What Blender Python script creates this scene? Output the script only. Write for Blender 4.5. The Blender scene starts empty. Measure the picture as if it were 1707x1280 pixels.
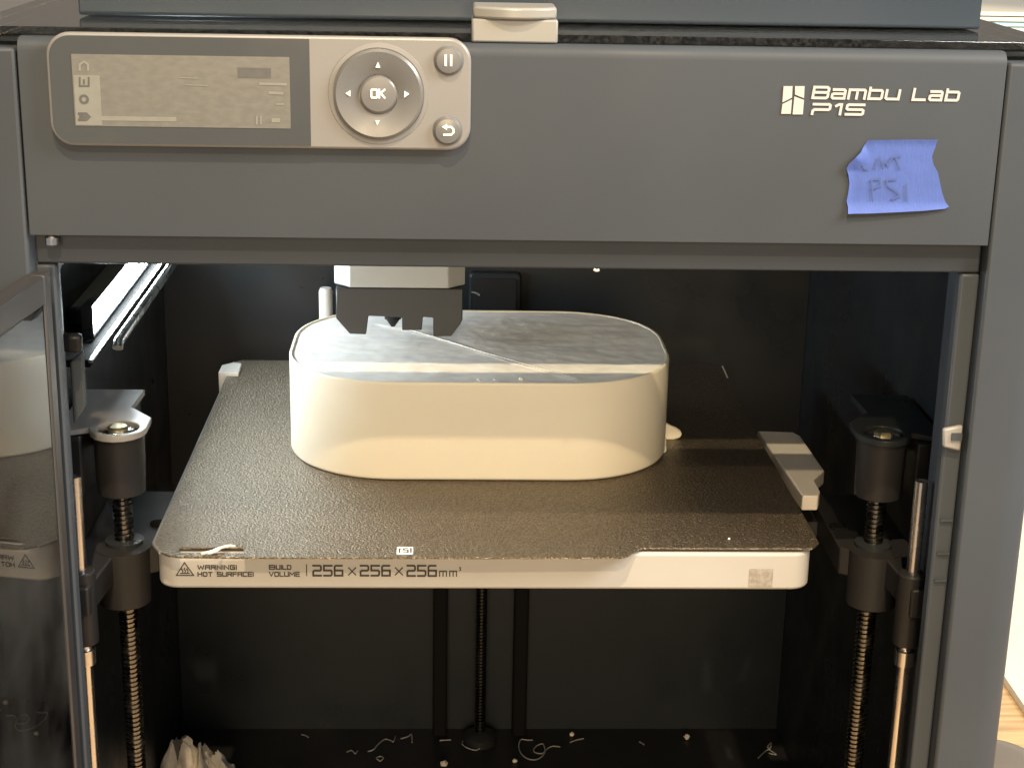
import bpy, bmesh, math, random
from mathutils import Vector, Matrix, noise
random.seed(7)
S = bpy.context.scene
C = S.collection
# ------------------------------------------------------------------ camera
W0, H0, FPX = 1707.0, 1280.0, 2769.55
CAM = Vector((-0.02294, -0.56487, 0.25613)); PITCH, YAW, ROLL = 0.3022, 0.04102, 0.01975
_f = Vector((math.sin(YAW)*math.cos(PITCH), math.cos(YAW)*math.cos(PITCH), -math.sin(PITCH)))
_r = Vector((math.cos(YAW), -math.sin(YAW), 0)); _u = _r.cross(_f)
CR = _r*math.cos(ROLL)+_u*math.sin(ROLL); CU = -_r*math.sin(ROLL)+_u*math.cos(ROLL); CF = _f
cd = bpy.data.cameras.new('camera'); cam = bpy.data.objects.new('camera', cd); C.objects.link(cam)
cam.matrix_world = Matrix(((CR.x, CU.x, -CF.x, CAM.x), (CR.y, CU.y, -CF.y, CAM.y), (CR.z, CU.z, -CF.z, CAM.z), (0, 0, 0, 1)))
cd.sensor_width = 36; cd.lens = 36*FPX/W0; cd.clip_start = 0.01; cd.clip_end = 50
S.camera = cam
def at(u, v, ax, val):                       # photo pixel -> point on the plane  ax = val
    d = CR*((u-W0/2)/FPX) - CU*((v-H0/2)/FPX) + CF
    i = 'xyz'.index(ax)
    return CAM + d*((val-CAM[i])/d[i])
# ------------------------------------------------------------------ room light
wd = bpy.data.worlds.new('World'); S.world = wd; wd.use_nodes = True
bg = wd.node_tree.nodes['Background']; bg.inputs[0].default_value = (0.90, 0.95, 1.0, 1); bg.inputs[1].default_value = 0.36
S.view_settings.view_transform = 'Standard'; S.view_settings.look = 'None'
S.view_settings.exposure = 0.0; S.view_settings.gamma = 1.0
def lamp(kind, name, loc, target, energy, col, **k):
    l = bpy.data.lights.new(name, kind); l.energy = energy; l.color = col
    for a, b in k.items(): setattr(l, a, b)
    o = bpy.data.objects.new(name, l); C.objects.link(o); o.location = loc
    o.rotation_euler = (Vector(target)-Vector(loc)).to_track_quat('-Z', 'Y').to_euler()
    return o
WARM = (1.0, 0.75, 0.45)
lamp('SPOT', 'ceiling_downlight_steep', (-0.05, -1.065, 2.014), (0, .135, .0458), 230, WARM, shadow_soft_size=.012, spot_size=.6)
lamp('SPOT', 'ceiling_downlight_far', (0.05, -1.69, 1.753), (0, .11, .0237), 130, WARM, shadow_soft_size=.02, spot_size=.6)
lamp('AREA', 'room_lamp', (-0.1, -2.6, 0.62), (0, 0, 0), 49, (1.0, .76, .46), size=.9)
lamp('AREA', 'near_right_fill', (.66, -0.28, .62), (.16, 0, .16), 15, (1.0, .96, .9), size=.35)  # unseen area lamp added close by to brighten the front panel's right side

# ------------------------------------------------------------------ materials
def mat(name, col, rough=.5, metal=0, bump=None, var=None, spec=.5, emit=None, trans=0, sss=0, rvar=None, coat=0):
    m = bpy.data.materials.new(name); m.use_nodes = True
    nt = m.node_tree; b = nt.nodes['Principled BSDF']; L = nt.links.new
    b.inputs['Base Color'].default_value = (*col, 1); b.inputs['Roughness'].default_value = rough
    b.inputs['Metallic'].default_value = metal; b.inputs['Specular IOR Level'].default_value = spec
    b.inputs['Transmission Weight'].default_value = trans; b.inputs['Coat Weight'].default_value = coat
    if sss:
        b.inputs['Subsurface Weight'].default_value = sss; b.inputs['Subsurface Radius'].default_value = (.01, .007, .004); b.inputs['Subsurface Scale'].default_value = .3
    tc = nt.nodes.new('ShaderNodeTexCoord')
    def nz(scale, detail=4, stretch=None):
        n = nt.nodes.new('ShaderNodeTexNoise'); n.inputs['Scale'].default_value = scale; n.inputs['Detail'].default_value = detail
        if stretch:
            mp = nt.nodes.new('ShaderNodeMapping'); mp.inputs['Scale'].default_value = stretch
            L(tc.outputs['Object'], mp.inputs['Vector']); L(mp.outputs['Vector'], n.inputs['Vector'])
        else: L(tc.outputs['Object'], n.inputs['Vector'])
        return n
    if var:
        n = nz(var[0], 5, var[2] if len(var) > 2 else None); r = nt.nodes.new('ShaderNodeValToRGB')
        r.color_ramp.elements[0].position = .3; r.color_ramp.elements[1].position = .7
        k = var[1]
        r.color_ramp.elements[0].color = (*[c*(1-k) for c in col], 1); r.color_ramp.elements[1].color = (*[min(1, c*(1+k)) for c in col], 1)
        L(n.outputs['Fac'], r.inputs[0]); L(r.outputs[0], b.inputs['Base Color'])
    if rvar:
        n = nz(rvar[0], 6); r = nt.nodes.new('ShaderNodeMapRange'); r.inputs[1].default_value = .35; r.inputs[2].default_value = .65
        r.inputs[3].default_value = max(.02, rough-rvar[1]); r.inputs[4].default_value = min(1, rough+rvar[1])
        L(n.outputs['Fac'], r.inputs[0]); L(r.outputs[0], b.inputs['Roughness'])
    if bump:
        n = nz(bump[0], 3, bump[3] if len(bump) > 3 else None); p = nt.nodes.new('ShaderNodeBump'); p.inputs['Strength'].default_value = bump[1]; p.inputs['Distance'].default_value = bump[2]
        L(n.outputs['Fac'], p.inputs['Height']); L(p.outputs[0], b.inputs['Normal'])
    if emit:
        b.inputs['Emission Color'].default_value = (*emit[0], 1); b.inputs['Emission Strength'].default_value = emit[1]
    return m
def glass(name, tint, gloss_rough=.02, ior=1.5, mixin=None):
    m = bpy.data.materials.new(name); m.use_nodes = True; nt = m.node_tree; nt.nodes.clear(); L = nt.links.new
    o = nt.nodes.new('ShaderNodeOutputMaterial'); t = nt.nodes.new('ShaderNodeBsdfTransparent'); t.inputs[0].default_value = (*tint, 1)
    g = nt.nodes.new('ShaderNodeBsdfGlossy'); g.inputs['Roughness'].default_value = gloss_rough; g.inputs[0].default_value = (.95, .95, .95, 1)
    f = nt.nodes.new('ShaderNodeFresnel'); f.inputs[0].default_value = ior; mx = nt.nodes.new('ShaderNodeMixShader')
    L(f.outputs[0], mx.inputs[0]); L(t.outputs[0], mx.inputs[1]); L(g.outputs[0], mx.inputs[2])
    if mixin:                                   # dust and smears on the pane
        d = nt.nodes.new('ShaderNodeBsdfDiffuse'); d.inputs[0].default_value = (.6, .6, .58, 1)
        n = nt.nodes.new('ShaderNodeTexNoise'); tc = nt.nodes.new('ShaderNodeTexCoord'); n.inputs['Scale'].default_value = mixin[0]; n.inputs['Detail'].default_value = 8
        r = nt.nodes.new('ShaderNodeMapRange'); r.inputs[1].default_value = .4; r.inputs[2].default_value = .75; r.inputs[4].default_value = mixin[1]
        m2 = nt.nodes.new('ShaderNodeMixShader')
        L(tc.outputs['Object'], n.inputs[0]); L(n.outputs[0], r.inputs[0]); L(r.outputs[0], m2.inputs[0]); L(mx.outputs[0], m2.inputs[1]); L(d.outputs[0], m2.inputs[2]); L(m2.outputs[0], o.inputs[0])
    else: L(mx.outputs[0], o.inputs[0])
    return m
M = {
 'shell': mat('shell_grey_plastic', (.042, .050, .061), .5, spec=.2, bump=(2600, .14, .0002), rvar=(18, .1), var=(11, .08)),
 'inner': mat('inner_dark_plastic', (.015, .018, .021), .36, spec=.22, bump=(1800, .12, .0002), rvar=(25, .1)),
 'black': mat('black_plastic', (.015, .015, .016), .42, spec=.2, bump=(2200, .1, .0002), rvar=(30, .08)),
 'bracket': mat('catch_and_lit_bracket_grey', (.24, .24, .24), .42, bump=(2200, .1, .0002)),  # door catch grey; on the left bearing block it paints in lamp light
 'darksteel': mat('shaded_screw_steel', (.05, .047, .042), .4, 1, rvar=(90, .1)),  # rear screw's steel, darkened in colour to sink into the chamber's shade
 'gap': mat('seam_black', (.008, .008, .008), .8, spec=.04, bump=(900, .05, .0001)),
 'bedwhite': mat('bed_cream_plastic', (.36, .355, .34), .38, bump=(1500, .05, .0001), var=(30, .03)),
 'pale': mat('pale_grey_plastic', (.60, .59, .56), .42, bump=(1800, .06, .0001)),
 'clip': mat('side_tab_plastic', (.50, .48, .45), .45, bump=(1800, .06, .0001)),
 'toolgrey': mat('toolhead_pale_cover', (.36, .36, .34), .45, bump=(1800, .06, .0001), var=(60, .03)),
 'toolblack': mat('toolhead_black', (.030, .031, .032), .45, bump=(1600, .1, .0002)),
 'plate': mat('textured_sheet', (.20, .168, .125), .36, .9, bump=(1150, 1.0, .0011), var=(1100, .5)),
 'platesmooth': mat('sheet_edge', (.30, .30, .29), .35, .7, bump=(1200, .2, .0002)),
 'bedtop': mat('magnetic_sheet', (.10, .055, .045), .6, bump=(1500, .1, .0002)),
 'ink': mat('black_print', (.022, .018, .017), .6, bump=(2500, .1, .0001)),
 'logo': mat('silver_print', (.40, .39, .39), .4, bump=(2500, .05, .0001)),
 'steel': mat('polished_steel', (.62, .60, .58), .26, 1, rvar=(60, .06)),
 'screw': mat('threaded_steel', (.17, .165, .155), .24, 1, rvar=(200, .1), var=(90, .2)),
 'brass': mat('brass', (.70, .62, .40), .3, 1, bump=(900, .1, .0002)),
 'panel': mat('control_pale_plastic', (.175, .175, .178), .36, bump=(2600, .05, .0001), var=(25, .02)),
 'dial': mat('dial_grey_plastic', (.12, .122, .125), .30, bump=(2600, .04, .0001), rvar=(60, .08)),
 'bezel': mat('screen_bezel', (.055, .060, .064), .12, spec=.5, rvar=(20, .06)),
 'glyph': mat('white_symbol', (.85, .83, .80), .5, emit=((1, .96, .9), .12), bump=(2500, .02, .0001)),
 'print': mat('printed_plastic', (.78, .735, .62), .42, bump=(900, .10, .0003, (.02, .02, 5.0)), var=(14, .02), sss=.25),
 'printtop': mat('printed_top', (.88, .875, .85), .8, spec=.08, bump=(300, .25, .0005, (1.0, 1.6, 1)), var=(80, .09, (1, 1.3, 1)), sss=.1),
 'scrap': mat('scrap_plastic', (.62, .56, .48), .5, bump=(900, .3, .0004), var=(180, .18), sss=.1),
 'strand': mat('shaded_strand_plastic', (.22, .21, .20), .5, bump=(900, .2, .0002)),  # strand colour lowered for the dim floor that strip lamp light misses
 'tape': mat('blue_masking_tape', (.048, .088, .31), .75, bump=(1400, .4, .0003, (1, 1, .25)), var=(120, .08)),
 'pencil': mat('faint_marker', (.045, .075, .21), .8, bump=(1400, .2, .0001)),
 'latch': mat('latch_cream', (.22, .22, .21), .32, bump=(1500, .05, .0001)),
 'ams': mat('unit_dark_plastic', (.026, .036, .050), .42, spec=.2, bump=(1500, .06, .0001), rvar=(9, .12), var=(4, .06)),
 'wall': mat('plaster_wall', (.30, .30, .30), .9, bump=(300, .2, .001), var=(3, .04)),
 'paper': mat('white_paper', (.66, .66, .62), .7, bump=(700, .1, .0002), var=(5, .02)),
 'cyan': mat('pale_cyan_card', (.45, .80, .84), .6, bump=(700, .1, .0002)),
 'tub': mat('tub_grey', (.11, .10, .09), .5, bump=(900, .1, .0002)),
 'filmdoor': glass('door_glass', (.34, .33, .32), .01, 1.65, (14, .07)),
 'lid': glass('lid_glass', (.86, .88, .88), .02, 1.5, (900, .035)),
}
# wood
mw = mat('wood_top', (.52, .36, .20), .5, bump=(60, .2, .0006, (1, 14, 1)), var=(14, .3, (1, 16, 1))); M['wood'] = mw
# LED
M['led'] = mat('led_diffuser', (.9, .9, .9), .5, emit=((.86, .96, 1.0), 130), bump=(900, .02, .0001))
# display: dim backlit panel with a soft mottled glow
md = mat('display_lit', (.11, .108, .098), .25, emit=((.80, .74, .62), .05), var=(260, .12, (1, 1, 2))); M['display'] = md
M['displayhi'] = mat('display_light_area', (.15, .155, .138), .3, emit=((.85, .86, .74), .05), var=(300, .08))
M['displaydk'] = mat('display_dark_mark', (.07, .072, .075), .3, var=(300, .15))

# ------------------------------------------------------------------ mesh helpers
def obj(name, bm, m, parent=None, bevel=0, smooth=35, seg=2):
    bmesh.ops.recalc_face_normals(bm, faces=bm.faces)
    me = bpy.data.meshes.new(name); bm.to_mesh(me); bm.free()
    me.materials.append(M[m] if isinstance(m, str) else m)
    if smooth:
        me.polygons.foreach_set('use_smooth', [True]*len(me.polygons)); me.set_sharp_from_angle(angle=math.radians(smooth))
    o = bpy.data.objects.new(name, me); C.objects.link(o)
    if parent is not None:
        o.parent = parent; bpy.context.view_layer.update() if False else None
        o.matrix_parent_inverse = PINV.get(parent.name, Matrix.Identity(4))
    if bevel:
        b = o.modifiers.new('bevel', 'BEVEL'); b.width = bevel; b.segments = seg; b.limit_method = 'ANGLE'; b.angle_limit = math.radians(40)
    return o
PINV = {}
def tag(o, label, cat=None, group=None, kind=None):
    if label: o['label'] = label
    if cat: o['category'] = cat
    if group: o['group'] = group
    if kind: o['kind'] = kind
    return o
def thing(name, loc, label, cat, group=None):
    o = bpy.data.objects.new(name, None); C.objects.link(o); o.location = loc; o.empty_display_size = .02
    PINV[o.name] = Matrix.Translation(-Vector(loc))
    return tag(o, label, cat, group)
def B(): return bmesh.new()
def box(bm, x0, x1, y0, y1, z0, z1):
    v = [bm.verts.new((x, y, z)) for x in (x0, x1) for y in (y0, y1) for z in (z0, z1)]
    for f in ((0, 1, 3, 2), (4, 6, 7, 5), (0, 4, 5, 1), (2, 3, 7, 6), (0, 2, 6, 4), (1, 5, 7, 3)): bm.faces.new([v[i] for i in f])
    return bm
def bx(*a): return box(B(), *a)
def prism(bm, pts, ax, a, b):                # polygon pts (two coords) extruded along axis ax
    def mk(p, t):
        return {'x': (t, p[0], p[1]), 'y': (p[0], t, p[1]), 'z': (p[0], p[1], t)}[ax]
    v0 = [bm.verts.new(mk(p, a)) for p in pts]; v1 = [bm.verts.new(mk(p, b)) for p in pts]; n = len(pts)
    bm.faces.new(v0); bm.faces.new(v1[::-1])
    for i in range(n): bm.faces.new((v0[i], v0[(i+1) % n], v1[(i+1) % n], v1[i]))
    return bm
def rrect(cx, cy, w, h, r, n=6, pw=2.0):
    pts = []
    rs = r if isinstance(r, (list, tuple)) else (r,)*4
    for k, (sx, sy) in enumerate(((1, 1), (-1, 1), (-1, -1), (1, -1))):
        q = rs[k]
        for i in range(n+1):
            a = math.pi/2*(k+i/n); c, s = math.cos(a), math.sin(a)
            c = math.copysign(abs(c)**(2/pw), c); s = math.copysign(abs(s)**(2/pw), s)
            pts.append((cx+sx*(w/2-q)+q*c, cy+sy*(h/2-q)+q*s))
    return pts
def circ(cx, cy, r, n=40): return [(cx+r*math.cos(2*math.pi*i/n), cy+r*math.sin(2*math.pi*i/n)) for i in range(n)]
def lathe(bm, prof, c, ax='z', n=40):        # prof: (radius, offset along axis), closed with caps
    rings = []
    for r, t in prof:
        ring = []
        for i in range(n):
            a = 2*math.pi*i/n; p, q = r*math.cos(a), r*math.sin(a)
            d = {'z': (p, q, t), 'y': (p, t, q), 'x': (t, p, q)}[ax]
            ring.append(bm.verts.new((c[0]+d[0], c[1]+d[1], c[2]+d[2])))
        rings.append(ring)
    for a, b in zip(rings, rings[1:]):
        for i in range(n): bm.faces.new((a[i], a[(i+1) % n], b[(i+1) % n], b[i]))
    bm.faces.new(rings[0]); bm.faces.new(rings[-1][::-1])
    return bm
def tube(bm, pts, r, n=6):
    pts = [Vector(p) for p in pts]; rings = []
    for i, p in enumerate(pts):
        d = (pts[min(i+1, len(pts)-1)]-pts[max(i-1, 0)]).normalized()
        a = d.cross(Vector((0, 0, 1)));  a = a if a.length > .05 else d.cross(Vector((1, 0, 0))); a.normalize(); b = d.cross(a)
        rr = r[i] if isinstance(r, (list, tuple)) else r
        rings.append([bm.verts.new(p+(a*math.cos(2*math.pi*k/n)+b*math.sin(2*math.pi*k/n))*rr) for k in range(n)])
    for a, b in zip(rings, rings[1:]):
        for i in range(n): bm.faces.new((a[i], a[(i+1) % n], b[(i+1) % n], b[i]))
    bm.faces.new(rings[0]); bm.faces.new(rings[-1][::-1])
    return bm
def smoothpath(pts, k=6):
    pts = [Vector(p) for p in pts]; out = []
    for i in range(len(pts)-1):
        p0, p1, p2, p3 = pts[max(i-1, 0)], pts[i], pts[i+1], pts[min(i+2, len(pts)-1)]
        for j in range(k):
            t = j/k; out.append(.5*((2*p1)+(p2-p0)*t+(2*p0-5*p1+4*p2-p3)*t*t+(3*p1-p0-3*p2+p3)*t**3))
    return out+[pts[-1]]
# ---- stroke lettering: every glyph is a set of polylines in a cell of height 1
G = {
 'B': (1.25, [[(0, 0), (0, 1), (1.12, 1), (1.25, .88), (1.25, .64), (1.15, .52), (.12, .52)], [(1.12, .52), (1.25, .40), (1.25, .12), (1.12, 0), (.1, 0)]]),
 'a': (1.05, [[(.06, .8), (.95, .8), (1.05, .7), (1.05, 0), (.1, 0), (0, .1), (0, .34), (.1, .42), (1.05, .42)]]),
 'm': (1.35, [[(0, 0), (0, .8), (1.25, .8), (1.35, .7), (1.35, 0)], [(.68, 0), (.68, .8)]]),
 'b': (1.08, [[(0, 1), (0, 0), (.98, 0), (1.08, .1), (1.08, .68), (.98, .78), (0, .78)]]),
 'u': (1.08, [[(0, .8), (0, .1), (.1, 0), (1.08, 0), (1.08, .8)]]),
 'l': (1.05, [[(0, 1), (0, 0), (1.05, 0)]]),
 'p': (1.3, [[(0, 1), (1.2, 1), (1.3, .9), (1.3, .55), (1.2, .45), (.12, .45), (0, .3), (0, 0)]]),
 '1': (.4, [[(0, .85), (.2, 1), (.4, 1), (.4, 0)]]),
 's': (1.3, [[(1.3, 1), (.1, 1), (0, .9), (0, .6), (.1, .5), (1.2, .5), (1.3, .4), (1.3, .1), (1.2, 0), (0, 0)]]),
 '2': (.75, [[(0, 1), (.65, 1), (.75, .9), (.75, .6), (.65, .5), (.1, .5), (0, .4), (0, 0), (.75, 0)]]),
 '5': (.75, [[(.75, 1), (0, 1), (0, .52), (.65, .52), (.75, .42), (.75, .1), (.65, 0), (0, 0)]]),
 '6': (.75, [[(.7, 1), (.1, 1), (0, .9), (0, 0), (.75, 0), (.75, .52), (0, .52)]]),
 'x': (.62, [[(0, .12), (.62, .78)], [(0, .78), (.62, .12)]]),
 'n': (.62, [[(0, 0), (0, .48), (.62, .48), (.62, 0)], [(.31, 0), (.31, .48)]]),
 '3': (.2, [[(0, .75), (.2, .75), (.12, .6), (.2, .5), (.05, .42)]]),
 'W': (1.1, [[(0, 1), (.2, 0), (.55, .8), (.9, 0), (1.1, 1)]]), 'A': (.8, [[(0, 0), (0, .9), (.1, 1), (.8, 1), (.8, 0)], [(0, .45), (.8, .45)]]),
 'R': (.8, [[(0, 0), (0, 1), (.8, 1), (.8, .5), (0, .5)], [(.4, .5), (.8, 0)]]), 'N': (.8, [[(0, 0), (0, 1), (.8, 0), (.8, 1)]]),
 'I': (.0, [[(0, 0), (0, 1)]]), 'G': (.8, [[(.8, 1), (0, 1), (0, 0), (.8, 0), (.8, .5), (.4, .5)]]), '!': (.0, [[(0, .35), (0, 1)], [(0, 0), (0, .12)]]),
 'H': (.8, [[(0, 0), (0, 1)], [(.8, 0), (.8, 1)], [(0, .5), (.8, .5)]]), 'O': (.8, [[(.1, 0), (0, .1), (0, .9), (.1, 1), (.7, 1), (.8, .9), (.8, .1), (.7, 0), (.1, 0)]]),
 'T': (.8, [[(0, 1), (.8, 1)], [(.4, 1), (.4, 0)]]), 'S': (.8, [[(.8, 1), (0, 1), (0, .5), (.8, .5), (.8, 0), (0, 0)]]), 'U': (.8, [[(0, 1), (0, 0), (.8, 0), (.8, 1)]]),
 'F': (.75, [[(0, 0), (0, 1), (.75, 1)], [(0, .5), (.7, .5)]]), 'C': (.75, [[(.75, 1), (0, 1), (0, 0), (.75, 0)]]), 'E': (.75, [[(.75, 1), (0, 1), (0, 0), (.75, 0)], [(0, .5), (.7, .5)]]),
 'D': (.8, [[(0, 0), (0, 1), (.65, 1), (.8, .85), (.8, .15), (.65, 0), (0, 0)]]), 'L': (.7, [[(0, 1), (0, 0), (.7, 0)]]), 'V': (.85, [[(0, 1), (.42, 0), (.85, 1)]]),
 'M': (1.0, [[(0, 0), (0, 1), (.5, .35), (1, 1), (1, 0)]]), 'K': (.75, [[(0, 0), (0, 1)], [(.75, 1), (0, .45)], [(.2, .58), (.75, 0)]]),
 'P': (.75, [[(0, 0), (0, 1), (.75, 1), (.75, .45), (0, .45)]]), ' ': (.5, []), '|': (.0, [[(0, 0), (0, 1)]]),
}
def ribbon(bm, line, w, f, th):              # flat mitred stroke; f maps (x, z) and lift to 3D
    p = [Vector(q) for q in line]; n = len(p); Lp, Rp = [], []
    for i in range(n):
        d0 = (p[i]-p[i-1]).normalized() if i else (p[1]-p[0]).normalized()
        d1 = (p[i+1]-p[i]).normalized() if i < n-1 else d0
        t = (d0+d1); t = t.normalized() if t.length > .2 else d0
        nn = Vector((-t.y, t.x)); k = 1/max(.55, abs(nn.dot(Vector((-d0.y, d0.x)))))
        q = p[i].copy()
        if i == 0: q -= d0*w*.45
        if i == n-1: q += d0*w*.45
        Lp.append(q+nn*w/2*k); Rp.append(q-nn*w/2*k)
    a = [bm.verts.new(f(q, th*(1+.08*i))) for i, q in enumerate(Lp)]; b = [bm.verts.new(f(q, th*(1+.08*i))) for i, q in enumerate(Rp)]
    c = [bm.verts.new(f(q, 0)) for q in Lp]; d = [bm.verts.new(f(q, 0)) for q in Rp]
    for i in range(n-1):
        bm.faces.new((a[i], a[i+1], b[i+1], b[i])); bm.faces.new((c[i], c[i+1], a[i+1], a[i])); bm.faces.new((b[i], b[i+1], d[i+1], d[i])); bm.faces.new((d[i], d[i+1], c[i+1], c[i]))
    bm.faces.new((a[0], b[0], d[0], c[0])); bm.faces.new((a[-1], b[-1], d[-1], c[-1]))
def text(bm, s, x0, x1, z0, z1, y, stroke, gap=.32, shear=0, th=.00012):   # lettering on a plane facing -Y, fitted into x0..x1, z0..z1
    tot = sum(G[c][0]+gap for c in s)-gap; h = z1-z0; k = (x1-x0)/tot if tot > 1e-6 else h; x = x0
    for c in s:
        w, ls = G[c]
        for li, l in enumerate(ls):
            ribbon(bm, [(x+u*k+shear*v*h, z0+v*h) for u, v in l], stroke, lambda q, t: (q.x, y-t, q.y), th*(1-.3*li))
        x += (w+gap)*k
    return bm

# ================================================================== THE SETTING
FLOOR_T = -.262
o = obj('table', bx(-1.5, 2.0, -.62, 1.6, FLOOR_T-.03, FLOOR_T), 'wood'); tag(o, 'light wooden table top under the printer', None, None, 'structure')
o = obj('wall', bx(-2.5, 3.0, 1.62, 1.7, -1.2, 2.4), 'wall'); tag(o, 'plain grey wall behind the table', None, None, 'structure')

# ================================================================== PRINTER
P = thing('printer', (0, .19, FLOOR_T), 'dark grey enclosed 3D printer with its front door swung open', '3D printer')
def part(name, bm, m, parent=P, bevel=0, smooth=35, label=None):
    root = parent
    o = obj(name, bm, m, None, bevel, smooth)
    o.parent = parent
    o.matrix_parent_inverse = PINV[P.name] if parent is P else (Matrix.Translation((-DX, 0, 0)) if parent.name == 'front_door' else Matrix.Identity(4))
    if label: o['label'] = label
    return o
XS = .1665; ZT = .1988; ZB = .1319
# front panel with a rounded upper edge
prof = [(0, ZB), (.034, ZB), (.034, ZT)]
for i in range(7):
    a = math.pi/2*i/6; prof.append((.0042-.0042*math.sin(a), ZT-.0042+.0042*math.cos(a)))
FP = part('front_panel', prism(B(), prof, 'x', -XS, XS), 'shell', bevel=.0003)
# posts
for s in (-1, 1):
    x0, x1 = XS+.0007, .1945
    out = [(x0, 0)]
    r = .013
    for i in range(9):
        a = math.pi/2*i/8; out.append((x1-r+r*math.sin(a), r-r*math.cos(a)))
    out += [(x1, .045), (x0, .045)]
    bm = prism(B(), [(s*p[0], p[1]) for p in out], 'z', FLOOR_T+.003, ZT-.0035)
    part('corner_post', bm, 'shell', bevel=.0012)
for s in (-1, 1):
    part('seam_strip', bx(*sorted((s*(XS+.0001), s*(XS+.0006))), .0035, .03, ZB+.001, ZT-.004), 'gap', smooth=0)
part('top_rail', bx(-.1945, .1945, .0345, .0352, .150, ZT-.001), 'shell', smooth=0)
# recessed door surround
RY = .0065; OX = .1600; OZ = .1206
DF = part('door_surround', bx(-XS, XS, RY, .030, OZ, ZB-.0006), 'shell', bevel=.0008)
for s in (-1, 1):
    a, b = sorted((s*OX, s*(XS+.0004)))
    part('door_jamb', bx(a, b, RY, .0130, FLOOR_T+.004, OZ-.0004), 'shell', bevel=.0010)
# shell walls, floor
for s in (-1, 1):
    a, b = sorted((s*.1815, s*.1943))
    part('side_wall', bx(a, b, .0455, .389, FLOOR_T+.003, ZT-.004), 'inner', bevel=.001)
    a, b = sorted((s*.1690, s*.1814))
    part('front_pillar', bx(a, b, .0135, .030, FLOOR_T+.014, .118), 'inner', bevel=.002)
YW = .342
part('back_wall', bx(-.1813, .1813, YW, .389, FLOOR_T+.003, ZT-.004), 'inner')
part('floor_pan', bx(-.1813, .1813, .0305, YW-.0005, FLOOR_T+.003, -.2475), 'black')
for (a, b) in ((-.030, -.0215), (.0180, .0265)):
    part('wall_rib', bx(a, b, YW-.011, YW-.0006, -.2474, -.012), 'gap', bevel=.0015)
# raised moulding on the back wall around the purge chute
p0 = at(782, 462, 'y', YW-.004); p1 = at(868, 516, 'y', YW-.004)
bm = prism(B(), rrect((p0.x+p1.x)/2, p0.z-.020, p1.x-p0.x, .046, .003), 'y', YW-.006, YW-.0006); CH = part('purge_chute', bm, 'inner', bevel=.001)
bm = prism(B(), rrect((p0.x+p1.x)/2, p0.z-.020, (p1.x-p0.x)-.006, .040, .002), 'y', YW-.0075, YW-.0062); part('chute_flap', bm, 'black', CH)
p = at(543, 480, 'y', .318); q = at(543, 545, 'y', .318)
bm = lathe(B(), [(.0035, q.z-.05), (.0038, q.z-.049), (.0038, p.z-.002), (.003, p.z)], (p.x, .318, 0)); WP = part('wiper_post', bm, 'pale')
bm = bx(p.x-.006, p.x+.006, .321, YW-.0006, q.z-.05, q.z-.03); part('bracket', bm, 'inner', WP)
# LED bar on the left wall
l0 = at(168, 557, 'x', -.1640); zlo = l0.z; zhi = at(190, 470, 'x', -.1665).z; ly = l0.y
bm = prism(B(), [(-.1668, zlo-.0015), (-.1668, zhi+.0008), (-.1715, zhi+.0002), (-.1715, zlo-.0030)], 'y', ly, .325)
LB = part('light_bar', bm, 'inner', smooth=0)
arcp = [(-.1667+.0030*math.sin(math.pi*i/10), zlo+(zhi-zlo)*i/10) for i in range(11)]
part('lit_diffuser', prism(B(), arcp, 'y', ly+.001, .322), 'led', LB, smooth=60, label='glowing white strip lamp diffuser')
part('mount_strip', bx(-.1814, -.1717, ly+.02, .330, zlo-.002, zlo+.005), 'inner', LB, bevel=.001)
# silver rails under the lamp
a = at(152, 600, 'x', -.1620); b_ = at(265, 440, 'x', -.1620)
part('guide_strip', prism(B(), [(-.1632, a.z-.0012), (-.1616, a.z-.0012), (-.1616, a.z), (-.1632, a.z)], 'y', a.y, .32), 'steel', smooth=0)
part('guide_shelf', bx(-.1814, -.1633, a.y+.004, .32, a.z-.0045, a.z-.0013), 'gap', bevel=.0006)
a = at(196, 572, 'x', -.1540)
bm = tube(B(), [(-.1540, a.y, a.z-.002), (-.1540, a.y+.002, a.z), (-.1540, .32, a.z)], .0021, 14)
part('gantry_rod', bm, 'steel')
bm = bx(-.1600, -.1520, .3201, YW-.0006, a.z-.006, a.z+.006); part('rod_holder', bm, 'black', bevel=.001)
# gantry rail and toolhead
part('cross_rail', bx(-.150, .150, .215, .228, .088, .106), 'black', bevel=.001)
TY = .1650
tl, tr = at(558, 480, 'y', TY), at(773, 482, 'y', TY)
tx0, tx1 = tl.x, tr.x; tm = (tx0+tx1)/2
zc = .5*(tl.z+tr.z)
TH = thing_part = bpy.data.objects.new('toolhead', None); C.objects.link(TH); TH.parent = P; TH.location = (0, 0, 0); TH.matrix_parent_inverse = PINV[P.name]
def cham(x0, x1, y0, y1, c): return [(x0+c, y0), (x1-c, y0), (x1, y0+c), (x1, y1), (x0, y1), (x0, y0+c)]
part('front_cover', prism(B(), cham(tx0-.0006, tx1+.0006, TY-.0008, .214, .0075), 'z', zc+.0004, zc+.040), 'toolgrey', TH, bevel=.0005)
part('hood', prism(B(), cham(tx0+.003, tx1-.003, TY+.004, .214, .007), 'z', zc+.0402, zc+.060), 'toolblack', TH, bevel=.0005)
def txz(u, v): p = at(u, v, 'y', TY); return (p.x, p.z)
pro = [txz(*p) for p in ((560, 481), (772, 482), (771, 533), (767, 541), (752, 561), (722, 561), (722, 530), (705, 529), (703, 551), (670, 551), (670, 530), (614, 527), (610, 558), (583, 557), (560, 531))]
bm = prism(B(), pro, 'y', TY+.0002, TY+.007); part('front_shroud', bm, 'toolblack', TH, bevel=.0005)
zb = txz(650, 530)[1]
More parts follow.
